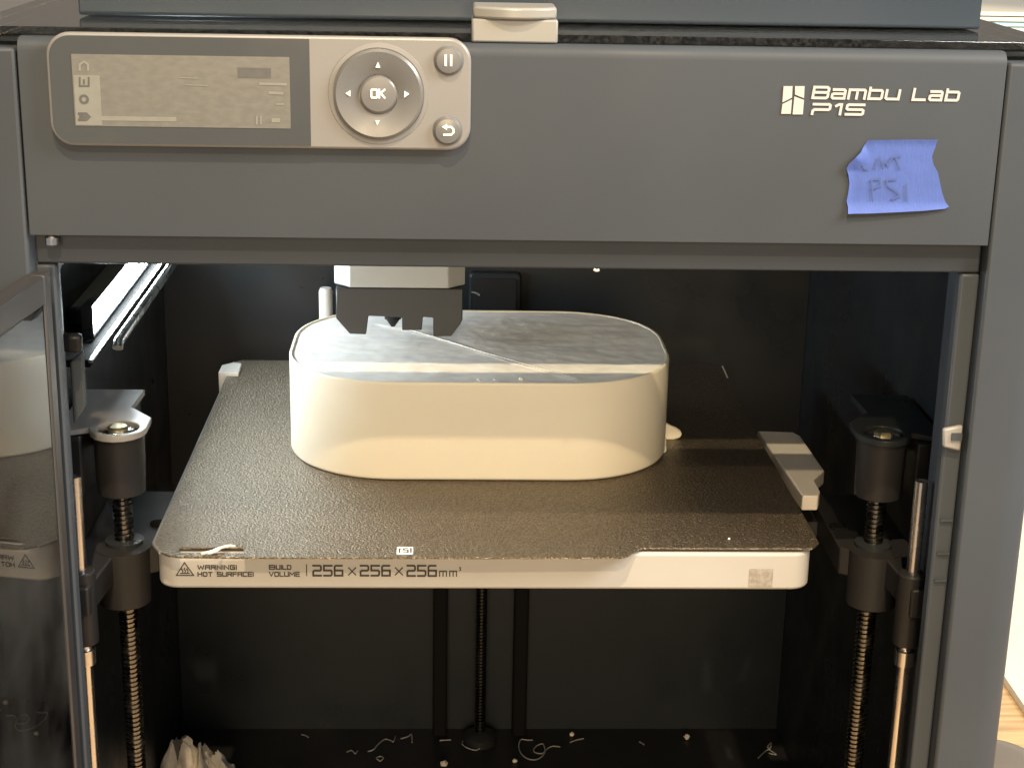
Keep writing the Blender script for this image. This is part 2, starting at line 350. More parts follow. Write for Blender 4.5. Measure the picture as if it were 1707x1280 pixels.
part('housing', bx(tx0+.002, tx1-.002, TY+.0072, .212, zb, zc), 'toolblack', TH, bevel=.001)
NX = at(655, 545, 'y', .198).x
bm = lathe(B(), [(.0004, .0462), (.0009, .0463), (.0034, .0500), (.0040, .0502), (.0040, .0525), (.009, .0540), (.011, zb+.001)], (NX, .198, 0), n=28); part('nozzle', bm, 'black', TH)
# lead screws
def thread(cx, cy, z0, z1, r=.0033, pitch=.0021, n=20, depth=.00075):
    bm = B(); steps = int((z1-z0)/pitch*n); rings = []
    per = 6
    prof = [(r-depth, 0), (r-depth, .30), (r, .42), (r, .78), (r-depth, .92)]
    prev = None
    for i in range(steps+1):
        a = 2*math.pi*i/n; z = z0+pitch*i/n
        cur = [bm.verts.new((cx+rr*math.cos(a), cy+rr*math.sin(a), z+t*pitch)) for rr, t in prof]
        if prev:
            for k in range(len(prof)-1): bm.faces.new((prev[k], cur[k], cur[k+1], prev[k+1]))
        prev = cur
    lathe(bm, [(r-depth-.00005, z0), (r-depth-.00005, z1)], (cx, cy, 0), n=20)
    return bm
SY = .075
for s in (-1, 1):
    sx = .0005+s*.1558
    part('lead_screw', thread(sx, SY, -.2470, .0080, r=.0040), 'screw', smooth=20)
    rx = .1626 if s > 0 else -.1652
    gr = part('guide_rod', lathe(B(), [(.0026, -.2470), (.0026, .030)], (rx, .037, 0), n=24), 'steel')
    cl = part('rod_collar', lathe(B(), [(.0033, -.0490), (.0040, -.0488), (.0040, -.0425), (.0033, -.0423)], (rx, .037, 0), n=24), 'steel', gr)
    # upper bearing block: boss with a bored top, plus an arm to the wall
    zt = .0372; zb_ = .0095
    out = [(s*.1795, SY+.050), (sx-s*.0020, SY+.050), (sx-s*.0005, SY+.026), (sx-s*.0112, SY+.012)]
    for i in range(9):
        a = math.radians(-5-170*i/8); out.append((sx-s*.0115*math.cos(a), SY+.0125*math.sin(a)))
    out += [(s*.1795, SY-.008)]
    # clip ring: outline with bore hole
    bm = B()
    e = []
    vo = [bm.verts.new((x, y, zt)) for x, y in out]; vi = [bm.verts.new((sx+.0084*math.cos(2*math.pi*i/28), SY-.001+.0084*math.sin(2*math.pi*i/28), zt)) for i in range(28)]
    for L_ in (vo, vi):
        for i in range(len(L_)): e.append(bm.edges.new((L_[i], L_[(i+1) % len(L_)])))
    bmesh.ops.triangle_fill(bm, edges=e, use_beauty=True)
    ex = bmesh.ops.extrude_face_region(bm, geom=bm.faces[:])
    bmesh.ops.translate(bm, verts=[g for g in ex['geom'] if isinstance(g, bmesh.types.BMVert)], vec=(0, 0, -.0026))
    bb = part('bearing_block', bm, 'bracket' if s < 0 else 'inner', bevel=.0004)  # left block's lamp light is put into a paler colour; right stays dark
    if s < 0: bb['label'] = 'bearing bracket coloured paler to look lit by the strip lamp'
    part('boss', lathe(B(), [(.0092, zb_), (.0097, zb_+.0004), (.0103, zt-.0028)], (sx, SY, 0)), 'black', bb)
    part('bore_floor', lathe(B(), [(.0080, zt-.0027), (.0080, zt-.0024)], (sx, SY-.001, 0), n=28), 'black', bb)
    bm = lathe(B(), [(.0068, zt-.0023), (.0068, zt-.0014), (.0062, zt-.0010)], (sx, SY-.001, 0), n=28); part('bearing_ring', bm, 'steel', bb)
    bm = lathe(B(), [(.0040, zt-.0009), (.0042, zt-.0006), (.0042, zt+.0002), (.0034, zt+.0008)], (sx, SY-.001, 0), n=6 if s > 0 else 24); part('bearing_nut', bm, 'brass', bb)
    # body below the bearing arm down along the wall
    a, b = sorted((s*.1795, s*.1690)); part('column', bx(a, b, SY-.007, SY+.048, zb_, zt-.0028), 'black', bb, bevel=.001)
    part('web', bx(*sorted((sx-s*.0005, s*.1689)), SY+.0125, SY+.047, zt-.013, zt-.0028), 'black', bb, bevel=.001)
    # bed carriage
    cz = -.0135
    out2 = [(s*.1725, SY-.045), (s*.1610, SY-.045), (sx+s*.002, SY-.012), (sx-s*.0145, SY-.002), (sx-s*.0145, SY+.06), (s*.1725, SY+.06)]
    ca = part('bed_carriage', prism(B(), out2, 'z', cz-.012, cz), 'black', bevel=.0008)
    bm = lathe(B(), [(.0100, cz-.0240), (.0106, cz-.0235), (.0110, cz+.0003)], (sx, SY-.004, 0)); part('screw_nut', bm, 'black', ca)
    bm = lathe(B(), [(.0078, cz+.0002), (.0078, cz+.0018), (.0052, cz+.0022)], (sx, SY, 0)); part('nut_flange', bm, 'inner', ca)
    part('rod_sleeve', lathe(B(), [(.0054, cz-.026), (.0056, cz-.0255), (.0056, cz+.004), (.005, cz+.0045)], (rx, .037, 0), n=28), 'black', ca)
    part('carriage_arm', bx(*sorted((s*.1420, s*.1180)), SY+.040, SY+.058, cz-.0118, cz-.0055), 'black', ca)
    part('pad', lathe(B(), [(.0035, cz+.0002), (.0035, cz+.0012)], (sx-s*.0105, SY+.020, 0), n=20), 'gap', ca)
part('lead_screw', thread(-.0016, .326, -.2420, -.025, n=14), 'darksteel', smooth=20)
part('screw_foot', lathe(B(), [(.010, -.2474), (.010, -.2425), (.006, -.2400)], (-.0016, .326, 0), n=24), 'black')
# heated bed
BX = -.0067; HB = .1292; BY = at(1200, 922, 'z', -.0008).y
ZBB = at(800, 982, 'y', BY).z
BED = part('heated_bed', prism(B(), rrect(BX, BY+.1300, 2*HB, .260, (.010, .010, .0085, .0085), 8), 'z', ZBB, -.0008), 'bedwhite', bevel=.0012)
part('magnet_base', prism(B(), rrect(BX, BY+.132, 2*HB-.008, .248, .007, 6), 'z', -.0007, .0004), 'bedtop', BED)
part('under_tray', prism(B(), rrect(BX, BY+.134, 2*HB-.05, .23, .01, 6), 'z', ZBB-.004, ZBB-.0003), 'black', BED)
for u in (417, 1203):
    p = at(u, 998, 'y', BY+.030)
    part('levelling_knob', lathe(B(), [(.0050, ZBB-.0085), (.0058, ZBB-.008), (.0060, ZBB-.0045), (.0060, ZBB-.0002)], (p.x, BY+.030, 0), n=28), 'shell', BED)
for s, (u, v) in ((-1, (379, 636)),):
    p = at(u, v, 'z', -.002)
    bm = prism(B(), [(p.x-.0045, p.y), (p.x+.006, p.y-.001), (p.x+.006, p.y+.016), (p.x+.001, p.y+.018), (p.x-.0045, p.y+.013)], 'z', -.008, .0032); part('rear_stop', bm, 'pale', BED, bevel=.0006)
pts = [at(u, v, 'z', -.0016) for u, v in ((1262, 718), (1322, 720), (1334, 726), (1374, 784), (1357, 799), (1367, 818), (1364, 826), (1338, 826))]
bm = prism(B(), [(p.x, p.y) for p in pts], 'z', -.0085, -.0016); part('side_tab', bm, 'clip', BED, bevel=.0006, label='pale tab sticking out of the bed side')
# printing on the bed front
YF = BY-.0001
def onbed(u, v): p = at(u, v, 'y', YF); return p.x, p.z
bm = B()
def bedtext(s, u0, u1, v0, v1, st, gap=.32):
    x0, z1 = onbed(u0, v0); x1, z0 = onbed(u1, v1); text(bm, s, x0, x1, z0, z1, YF, st, gap)
bedtext('WARNING!', 330, 394, 942, 948.5, .00040); bedtext('HOT SURFACE!', 330, 422, 953.5, 960, .00040)
bedtext('BUILD', 449, 485, 942, 948.5, .00040); bedtext('VOLUME', 449, 499, 953.5, 960, .00040)
bedtext('|', 511, 511.5, 941, 959, .00035)
bedtext('256', 522, 571, 942.5, 959, .00072, .28); bedtext('x', 581, 593, 942, 960, .00045); bedtext('256', 601, 650, 942.5, 959, .00072, .28)
bedtext('x', 659, 671, 942, 960, .00045); bedtext('256', 679, 727, 942.5, 959.5, .00072, .28); bedtext('nn', 733, 761, 943, 960, .00045, .3); bedtext('3', 765.5, 768, 942, 957, .00030)
x0, z0 = onbed(294, 958.5); x1, z1 = onbed(322, 937.5)
tri = [(x0, z0), ((x0+x1)/2, z1), (x1, z0)]
mid = ((x0+x1)/2, z0)
ribbon(bm, [mid, tri[0], tri[1], tri[2], mid], .00042, lambda q, t: (q.x, YF-t, q.y), .00012)
for k in (-1, 0, 1):
    xx = (x0+x1)/2+k*.0010
    ribbon(bm, [(xx, z0+.0013), (xx+.0003, z0+.0019), (xx-.0003, z0+.0026), (xx, z0+.0031-.0003*abs(k))], .00034, lambda q, t: (q.x, YF-t, q.y), .00012)
ribbon(bm, [((x0+x1)/2-.0017, z0+.0009), ((x0+x1)/2+.0017, z0+.0009)], .0004, lambda q, t: (q.x, YF-t, q.y), .00012)
part('printed_lettering', bm, 'ink', BED, smooth=0)
x0, z1 = onbed(1250, 948); x1, z0 = onbed(1287, 977)
part('sticker', bx(x0, x1, YF-.0002, YF+.0003, z0, z1), mat('sticker_grey', (.26, .24, .215), .4, var=(700, .25)), BED, smooth=0)
# ---- control panel
KY = -.0034
def oncp(u, v, y=None): p = at(u, v, 'y', KY if y is None else y); return p.x, p.z
xl, xr = oncp(80, 150)[0], oncp(785, 160)[0]; zt_, zb_ = oncp(430, 59)[1], oncp(430, 247.5)[1]
cx, cz_ = (xl+xr)/2, (zt_+zb_)/2; cw, ch = xr-xl, zt_-zb_
CP = part('control_panel', prism(B(), rrect(cx, cz_, cw, ch, .0078, 8), 'y', KY, -.0004), 'panel', bevel=.0009)
xs = oncp(517, 150)[0]
def sect(x0, x1, z0, z1, rl, rr_): return rrect((x0+x1)/2, (z0+z1)/2, x1-x0, z1-z0, (rr_, rl, rl, rr_), 8)
part('screen_bezel', prism(B(), sect(xl+.0010, xs, zb_+.0010, zt_-.0010, .0070, .0002), 'y', KY-.0004, KY+.002), 'bezel', CP)
dx0, dz1 = oncp(119, 90); dx1, dz0 = oncp(485, 214.5)
part('display', bx(dx0, dx1, KY-.00055, KY-.0003, dz0, dz1), 'display', CP, smooth=0)
DY = KY-.0006
def dsp(u0, v0, u1, v1, m, name='display_mark'):
    a = oncp(u0, v0, DY); b = oncp(u1, v1, DY); part(name, bx(a[0], b[0], DY-.00006, DY+.0001, b[1], a[1]), m, CP, smooth=0)
bm = bx(dx0+.0004, oncp(159, 0, DY)[0], DY-.00005, DY+.0001, dz0+.0003, oncp(0, 124, DY)[1]); part('menu_column', bm, 'displayhi', CP, smooth=0)
dsp(167, 194, 294, 203, 'displayhi', 'progress_bar'); dsp(396, 113, 452, 131, 'displaydk')
def circ_icon(u, v, r, m, hole=True):
    c = oncp(u, v, DY-.0001); bm = B()
    ring = [(c[0]+r*math.cos(2*math.pi*i/20), c[1]+r*math.sin(2*math.pi*i/20)) for i in range(21)]
    ribbon(bm, ring, r*.7, lambda q, t: (q.x, DY-.00006-t, q.y), .00005); part('menu_icon', bm, m, CP, smooth=0)
circ_icon(140, 166, .0012, 'displaydk')
def icon(lines, m, st): 
    bm = B()
    for l in lines: ribbon(bm, [oncp(u, v, DY) for u, v in l], st, lambda q, t: (q.x, DY-.00006-t, q.y), .00006)
    part('menu_icon', bm, m, CP, smooth=0)
icon([[(133, 130), (133, 144), (148, 144), (148, 130)], [(140, 134), (140, 140)]], 'displaydk', .0006)
icon([[(132, 190), (144, 190), (149, 195), (144, 200), (132, 200)], [(134, 195), (143, 195)]], 'displaydk', .0009)
icon([[(133, 117), (133, 108), (140, 103), (147, 108), (147, 117)]], 'displayhi', .0007)
icon([[(428, 195), (428, 207)], [(435, 195), (435, 207)]], 'displayhi', .0005)
icon([[(456, 201), (464, 201)]], 'displayhi', .0014)
icon([[(434, 140), (476, 141)]], 'displayhi', .0008); icon([[(450, 155), (470, 156)]], 'displayhi', .0009); icon([[(462, 174), (472, 174)]], 'displayhi', .0005)
icon([[(300, 130), (330, 131)], [(310, 142), (345, 143)]], 'displayhi', .0003)
# dial and buttons
dc = oncp(631, 157); R1 = abs(oncp(707, 157)[0]-oncp(556, 157)[0])/2
bm = lathe(B(), [(R1+.0018, KY+.0001), (R1+.0016, KY-.0003), (R1+.0002, KY-.0004), (R1+.0001, KY+.0015)], (dc[0], 0, dc[1]), 'y', 64); part('dial_recess', bm, 'panel', CP)
bm = lathe(B(), [(R1, KY+.001), (R1-.0001, KY-.0014), (R1-.0010, KY-.0022), (R1-.0024, KY-.0020), (.0070, KY-.0010), (.0066, KY-.0008), (.0066, KY+.001)], (dc[0], 0, dc[1]), 'y', 64); part('dial_ring', bm, 'dial', CP)
bm = lathe(B(), [(.0062, KY+.001), (.0062, KY-.0016), (.0056, KY-.0022), (.003, KY-.0024), (.0005, KY-.00245)], (dc[0], 0, dc[1]), 'y', 48); part('ok_button', bm, 'dial', CP)
for u, v in ((748, 101), (746, 218)):
    c = oncp(u, v); bm = lathe(B(), [(.0051, KY+.0002), (.0051, KY-.0002), (.0048, KY-.0003), (.0046, KY-.0012), (.0040, KY-.0019), (.002, KY-.0022), (.0004, KY-.00225)], (c[0], 0, c[1]), 'y', 44); part('button', bm, 'dial', CP)
def sym(lines, st, y):
    bm = B()
    for l in lines: ribbon(bm, [oncp(u, v, y) for u, v in l], st, lambda q, t: (q.x, y-t, q.y), .0002)
    part('symbol', bm, 'glyph', CP, smooth=0)
YS = KY-.0024
bm = B(); a = oncp(619, 163, YS); b = oncp(641, 150, YS); text(bm, 'OK', a[0], b[0], a[1], b[1], YS, .00058, .3, th=.0002); part('symbol', bm, 'glyph', CP, smooth=0)
sym([[(743, 93), (743, 109)], [(752, 93), (752, 109)]], .0007, KY-.00215)
sym([[(743, 212), (752, 212), (756, 216), (756, 221), (752, 225), (740, 225)]], .0006, KY-.00215)
def trisym(pts, y):
    bm = prism(B(), [oncp(u, v, y) for u, v in pts], 'y', y-.0003, y); part('symbol', bm, 'glyph', CP, smooth=0)
trisym([(737, 212), (745, 207), (745, 217)], KY-.00215)
YA = KY-.0016
for t in ([(630, 104), (634, 113), (626, 113)], [(629, 209), (626, 201), (633, 201)], [(576, 156), (584, 151), (584, 161)], [(682, 157), (674, 152), (674, 163)]): trisym(t, YA)
# ---- maker's lettering and emblem on the front panel
YP = -.0001
def onfp(u, v): p = at(u, v, 'y', YP); return p.x, p.z
bm = B()
(x0, z1), (x1, z0) = onfp(1354, 146), onfp(1599, 168); zr = onfp(1599, 146)[1]
def word(s, u0, u1, v1, v0, st, gap):        # along the panel, level in the world
    a = onfp(u0, (v0+v1)/2); b = onfp(u1, (v0+v1)/2+.016*(u1-u0)); zc_ = (a[1]+b[1])/2; h = abs(onfp(u0, v1)[1]-onfp(u0, v0)[1])
    text(bm, s, a[0], b[0]-.12*h, zc_-h/2, zc_+h/2, YP, st, gap, .12, .0002)
word('Bambu', 1355, 1500, 145.5, 163.5, .00088, .36); word('lab', 1522, 1599, 149, 166.5, .00088, .42); word('p1s', 1354, 1440, 174, 190, .00088, .45)
part('maker_lettering', bm, 'logo', FP, smooth=0)
for q in ([(1306, 144), (1321, 144), (1320, 163), (1304, 171)], [(1304, 174), (1320, 166), (1318, 190), (1302, 190)], [(1325, 144), (1341, 144), (1340, 164), (1325, 158)], [(1324, 161), (1340, 167), (1338, 191), (1321, 191)]):
    part('emblem_bar', prism(B(), [onfp(*p) for p in q], 'y', YP-.0003, YP), 'logo', FP, smooth=0)
# ---- lid with latch
LID = part('lid', bx(-.1870, .1870, .0062, .386, ZT+.0002, ZT+.0030), 'lid', bevel=.0004)
part('lid_border', bx(-.1868, .1868, .0064, .0200, ZT-.0004, ZT-.0001), 'gap', LID, smooth=0)
a, b = at(786, 72, 'y', .006), at(929, 74, 'y', .006)
zz = ZT+.0005
LT = part('lid_latch', bx(a.x, b.x, .0040, .0205, zz-.0003, zz+.0075), 'latch', LID, bevel=.0007)
def arc(y0, bul, x0, x1, n=14): return [(x0+(x1-x0)*i/n, y0-bul*(1-(2*i/n-1)**2)) for i in range(n+1)]
out = arc(.0062, .0052, a.x+.0004, b.x-.0004)+[(b.x-.0004, .024), (a.x+.0004, .024)]
bm = prism(B(), out, 'z', zz+.0076, zz+.0115); o = part('latch_grip', bm, 'latch', LID, bevel=.0008)
# ---- door swung open on the left
DX = -.1600; DT = .0065; DW = .3250; dzt = .1195; dzb = -.250
DOOR = bpy.data.objects.new('front_door', None); C.objects.link(DOOR); DOOR.parent = P; DOOR.matrix_parent_inverse = PINV[P.name]; DOOR.location = (DX, 0, 0); DOOR.rotation_euler = (0, 0, math.radians(-6.5))
part('door_glass', bx(DX-DT+.001, DX-.0008, -DW+.0105, -.0073, dzb+.0105, dzt-.0105), 'filmdoor', DOOR, smooth=0)
f = B()
for q in ((DX-DT, DX, -.0070, -.0006, dzb, dzt), (DX-DT, DX, -DW, -DW+.0102, dzb, dzt), (DX-DT, DX, -DW+.0103, -.0071, dzt-.0102, dzt), (DX-DT, DX, -DW+.0103, -.0071, dzb, dzb+.0102)): box(f, *q)
part('door_frame', f, mat('door_frame_satin', (.03, .03, .032), .4, rvar=(20, .08), bump=(1500, .05, .0001)), DOOR, bevel=.0008)
p = at(85, 400, 'y', .001)
part('hinge_pin', lathe(B(), [(.0016, p.z-.0022), (.0024, p.z-.0016), (.0024, p.z+.0008), (.0014, p.z+.0016)], (p.x, .0018, 0), n=20), 'steel', DOOR)
# hinge hardware and small mouldings just inside the opening
q0, q1 = at(119, 590, 'y', .040), at(146, 672, 'y', .040)
part('hinge_plate', prism(B(), [(q0.x, q1.z-.008), (q1.x, q1.z), (q1.x, q0.z+.002), (q0.x, q0.z-.002)], 'y', .036, .040), 'shell', bevel=.0006)
q = at(130, 560, 'y', .033)
part('hinge_cover', bx(q.x-.006, q.x+.0015, .0302, .0352, q.z-.006, q.z+.001), 'black', bevel=.0015)
# door catch and ridges on the right jamb
p = at(1584, 727, 'y', RY)
DC = part('door_catch', prism(B(), [(p.x-.0036, p.z+.0035), (p.x+.0036, p.z+.0050), (p.x+.0036, p.z-.0050), (p.x-.0030, p.z-.0035)], 'y', RY-.0026, RY-.0001), 'bracket', bevel=.0008)
part('catch_plate', bx(p.x-.0005, p.x+.0034, RY-.0034, RY-.0027, p.z-.0006, p.z+.0022), 'shell', DC)
for u, v in ((1580, 866), (1577, 921), (1573, 966)):
    p = at(u, v, 'y', RY); part('jamb_ridge', bx(.1615, .1660, RY-.0012, RY-.0001, p.z-.0003, p.z+.0003 if v > 900 else p.z+.0006), 'shell')

# ================================================================== THINGS
# ---- spring-steel sheet on the bed
hz0, hz1 = .0005, .0012
def pz(u, v): p = at(u, v, 'z', hz1); return Vector((p.x, p.y))
yb_ = pz(394, 600).y
out = [pz(1359, 893), pz(1365, 905), pz(1354, 913.5), pz(1072, 912.5), pz(1060, 917), pz(1046, 926), pz(1034, 928.5), pz(850, 929), pz(600, 928.8), pz(400, 928.5), pz(300, 927.5), pz(281, 925.5), pz(267, 919), pz(258, 908), pz(257, 903)]
out += [Vector((BX-HB-.0006, yb_-.004)), Vector((BX-HB+.0034, yb_)), Vector((BX+HB-.004, yb_)), Vector((BX+HB, yb_-.004))]
hole = [pz(295, 921), pz(301, 912), pz(407, 912), pz(405, 921)]
bm = B(); e = []
for L_ in (out, hole):
    vs = [bm.verts.new((p.x, p.y, hz1)) for p in L_]
    for i in range(len(vs)): e.append(bm.edges.new((vs[i], vs[(i+1) % len(vs)])))
bmesh.ops.triangle_fill(bm, edges=e, use_beauty=True)
bmesh.ops.dissolve_limit(bm, angle_limit=.001, verts=bm.verts[:], edges=bm.edges[:]) if False else None
ex = bmesh.ops.extrude_face_region(bm, geom=bm.faces[:])
bmesh.ops.translate(bm, verts=[g for g in ex['geom'] if isinstance(g, bmesh.types.BMVert)], vec=(0, 0, hz0-hz1))
PL = thing('build_plate', (BX, yb_-.13, 0), 'grainy dark bronze build plate lying on the cream heated bed', 'build plate')
def tpart(name, bm, m, th, **k):
    o = obj(name, bm, m, None, **k); o.parent = th; o.matrix_parent_inverse = PINV[th.name]; return o
tpart('textured_sheet', bm, 'plate', PL, smooth=0)
bm = B(); pe = [Vector((p.x, p.y, hz1-.0003)) for p in out]
tube(bm, [Vector((BX-HB-.0006, yb_-.004, hz1-.0004)), Vector((out[14].x-.0003, out[14].y, hz1-.0004)), Vector((out[13].x-.0002, out[13].y, hz1-.0004)), Vector((out[12].x, out[12].y-.0003, hz1-.0004))], .0006, 8)
tpart('rolled_edge', bm, 'platesmooth', PL)
e0, e1 = pz(661, 924), pz(689, 911.5)
bm = prism(B(), rrect((e0.x+e1.x)/2, (e0.y+e1.y)/2, e1.x-e0.x, e1.y-e0.y, .0006), 'z', hz1+.00002, hz1+.0001); tpart('emblem', bm, 'paper', PL, smooth=0)
bm = B()
for l in ([(669, 915), (666, 915), (666, 921)], [(673, 921), (680, 921), (680, 917), (673, 917), (673, 915), (679, 914)], [(685, 914), (685, 921)]):
    ribbon(bm, [pz(*q) for q in l], .0006, lambda q, t: (q.x, q.y, hz1+.00012+t), .00006)
tpart('emblem_mark', bm, 'ink', PL, smooth=0)
# ---- printed block
yf = .1106; ybk = .2315; HO = .0458
ox0, ox1 = -.0940, .0778
blk = thing('printed_block', ((ox0+ox1)/2, (yf+ybk)/2, hz1), 'cream white rounded oblong plastic print standing on the dark build plate', '3D print')
ocx, ocy = (ox0+ox1)/2, (yf+ybk)/2
def ringpts(inset): return rrect(ocx, ocy, ox1-ox0-2*inset, ybk-yf-2*inset, .049-inset, 20, 2.1)
bm = B(); rings = []
for ins, z in ((.0012, hz1+.0001), (.0004, hz1+.0006), (0, hz1+.0016), (0, HO-.0012), (.0001, HO-.0003), (.0004, HO), (.0012, HO), (.0014, HO-.0008)):
    rings.append([bm.verts.new((x, y, z)) for x, y in ringpts(ins)])
for a, b in zip(rings, rings[1:]):
    for i in range(len(a)): bm.faces.new((a[i], a[(i+1) % len(a)], b[(i+1) % len(b)], b[i]))
bm.faces.new(rings[0])
tpart('block_wall', bm, 'print', blk, smooth=50)
# top skin: fine grid, gently wrinkled, with one long ridge across it
bm = B(); base = []
for i, (p, q) in enumerate(zip(ringpts(.0014), ringpts(.0014)[1:]+ringpts(.0014)[:1])):
    k = max(1, int(math.hypot(q[0]-p[0], q[1]-p[1])/.0016)); base += [(p[0]+(q[0]-p[0])*t/k, p[1]+(q[1]-p[1])*t/k) for t in range(k)]
bm = B(); ctr = Vector((ocx, ocy)); NR = 48; prev = None
ra, rb = at(660, 545, 'z', HO), at(962, 632, 'z', HO); rd = Vector((rb.x-ra.x, rb.y-ra.y)); rl = rd.length; rd.normalize()
def toph(x, y, k):
    fall = min(1, (1-k)*9)
    n = noise.fractal(Vector((x*22, y*50, 3.1)), 1.0, 2.0, 4)*.00045+noise.fractal(Vector((x*140, y*180, 7)), 1.0, 2.0, 3)*.00028
    q = Vector((x-ra.x, y-ra.y)); t = q.dot(rd); dd = abs(q.x*rd.y-q.y*rd.x + .0012*math.sin(t*60))
    rg = .0004*math.exp(-(dd/.0010)**2) if -.01 < t < rl else 0
    return HO-.0004+fall*(n*.9-.0002+rg)
cv = None
for j in range(1, NR+1):
    k = j/NR; cur = []
    for bxp, byp in base:
        # long skeleton: shrink towards a centre segment so rings stay even
        sx_ = max(-.03, min(.03, bxp-ocx)); x = ocx+sx_*k**.3*1+((bxp-ocx)-sx_)*k if False else ocx+(bxp-ocx)*k; y = ocy+(byp-ocy)*k
        cur.append(bm.verts.new((x, y, toph(x, y, k) if j < NR else HO-.0006)))
    if prev:
        for i in range(len(cur)): bm.faces.new((prev[i], prev[(i+1) % len(cur)], cur[(i+1) % len(cur)], cur[i]))
    else: bm.faces.new(cur)
    prev = cur
tpart('top_skin', bm, 'printtop', blk, smooth=60)
st = []
for i in range(25):
    t = i/24; x = ra.x+rd.x*rl*t; y = ra.y+rd.y*rl*t+.0010*math.sin(t*7); st.append((x, y, HO+.0002+.0001*math.sin(t*11)))
tpart('surface_string', tube(B(), st, [.00008+.00014*math.sin(math.pi*min(1, .15+t/24)) for t in range(25)], 6), 'printtop', blk)
# drooped lip and blobs on its right end
lp = [at(u, v, 'y', .168) for u, v in ((1098, 700), (1109, 703), (1117, 708), (1127, 712), (1134, 717), (1137, 723), (1133, 729), (1122, 732), (1098, 732))]
bm = prism(B(), [(p.x, p.z) for p in lp], 'y', .1668, .1692)
tpart('drooped_lip', bm, 'print', blk, smooth=50, bevel=.0007)
for k in range(3):
    bm = B(); bmesh.ops.create_icosphere(bm, subdivisions=3, radius=.0016)
    z = at(1104, 735+k*12, 'y', .150).z
    for v in bm.verts:
        v.co *= 1+.25*noise.noise(v.co*900+Vector((k, 0, 0))); v.co.z *= 1.7; v.co += Vector((ox1-.0016, .150, z))
    tpart('seam_blob', bm, 'print', blk, smooth=80)
# crumbs on the print
def crumb(u, v, r, plane, val, label, m='paper', grp='crumbs on the print'):
    p = at(u, v, plane, val); bm = B(); bmesh.ops.create_icosphere(bm, subdivisions=2, radius=r)
    for q in bm.verts: q.co *= 1+.5*noise.noise(q.co*1300+Vector((u, v, 0))); q.co.z *= .8
    zmin = min(q.co.z for q in bm.verts)
    bmesh.ops.translate(bm, verts=bm.verts[:], vec=(p.x, p.y, p.z-zmin))
    return tag(obj('plastic_crumb', bm, m), label, 'crumb', grp)
crumb(798, 636, .0008, 'z', HO, 'tiny white crumb on the print rim, farthest from the largest crumb')
crumb(825, 635, .0007, 'z', HO, 'tiny white crumb on the print rim between the two other crumbs')
crumb(869, 635, .0011, 'z', HO, 'largest white crumb on the front rim of the print', grp='crumbs on the print')
crumb(1210, 924, .0006, 'z', hz1+.0001, 'white speck on the bare right part of the build plate') if False else None
crumb(1215, 899, .0005, 'z', hz1, 'lone pale speck on the build plate away from the print', grp='crumbs on the plate')
# ---- frayed filament wisp over the slot of the plate
a = [at(u, v, 'z', hz1+.0008) for u, v in ((335, 922), (352, 920), (368, 914), (383, 909), (392, 908))]
bm = tube(B(), smoothpath([(p.x, p.y, hz1+.0006+.0006*math.sin(i)) for i, p in enumerate(a)]), .00055, 6)
b = [at(u, v, 'z', hz1+.0008) for u, v in ((346, 922), (360, 918), (372, 911), (380, 911))]
tube(bm, smoothpath([(p.x, p.y, hz1+.0007) for p in b]), .00045, 6)
tag(obj('filament_wisp', bm, 'scrap'), 'frayed pale filament wisp lying across the slot in the build plate', 'plastic scrap')
# ---- blue tape on the front panel
px = [(1447, 234), (1480, 233.5), (1520, 233), (1563, 233), (1560, 245), (1554, 262), (1557, 276), (1564, 288), (1567, 303), (1571, 322), (1576, 336), (1582, 345), (1575, 348), (1540, 351), (1500, 353), (1450, 355), (1412, 355.5), (1413, 345), (1411, 335), (1414, 322), (1416, 306), (1414, 292), (1410, 280), (1414, 272), (1424, 262), (1434, 254), (1441, 243)]
poly = [at(u, v, 'y', -.0006) for u, v in px]
c = sum(poly, Vector())/len(poly); bm = B(); prev = None; NK = 12
dense = []
for i in range(len(poly)):
    for j in range(4): dense.append(poly[i].lerp(poly[(i+1) % len(poly)], j/4))
zlo_ = min(p.z for p in poly); zhi_ = max(p.z for p in poly); xlo_ = min(p.x for p in poly)
for j in range(1, NK+1):
    k = j/NK; cur = []
    for p in dense:
        q = c.lerp(p, k)
        lift = .0003+.0002*max(0, noise.noise(Vector((q.x*160, q.z*160, 2))))
        tb = max(0, 1-(q.z-zlo_)/.0042); lift += .0016*tb**1.6
        tlft = max(0, 1-(q.x-xlo_)/.0030); lift += .0012*tlft**1.5
        cn = max(0, 1-(Vector((q.x, q.z))-Vector((poly[24].x, poly[24].z))).length/.0050); lift += .0022*cn
        tt = max(0, 1-(zhi_-q.z)/.0018); lift += .0005*tt
        cur.append(bm.verts.new((q.x, -lift, q.z)))
    if prev:
        for i in range(len(cur)): bm.faces.new((prev[i], prev[(i+1) % len(cur)], cur[(i+1) % len(cur)], cur[i]))
    else: bm.faces.new(cur)
    prev = cur
bk = [bm.verts.new((v.co.x, v.co.y+.00012, v.co.z)) for v in prev]
for i in range(len(prev)): bm.faces.new((prev[i], prev[(i+1) % len(prev)], bk[(i+1) % len(prev)], bk[i]))
TP = thing('tape_piece', (c.x, 0, c.z), 'torn piece of blue masking tape with faint handwriting stuck on the front panel', 'tape')
tpart('tape_strip', bm, 'tape', TP, smooth=60)
bm = B()
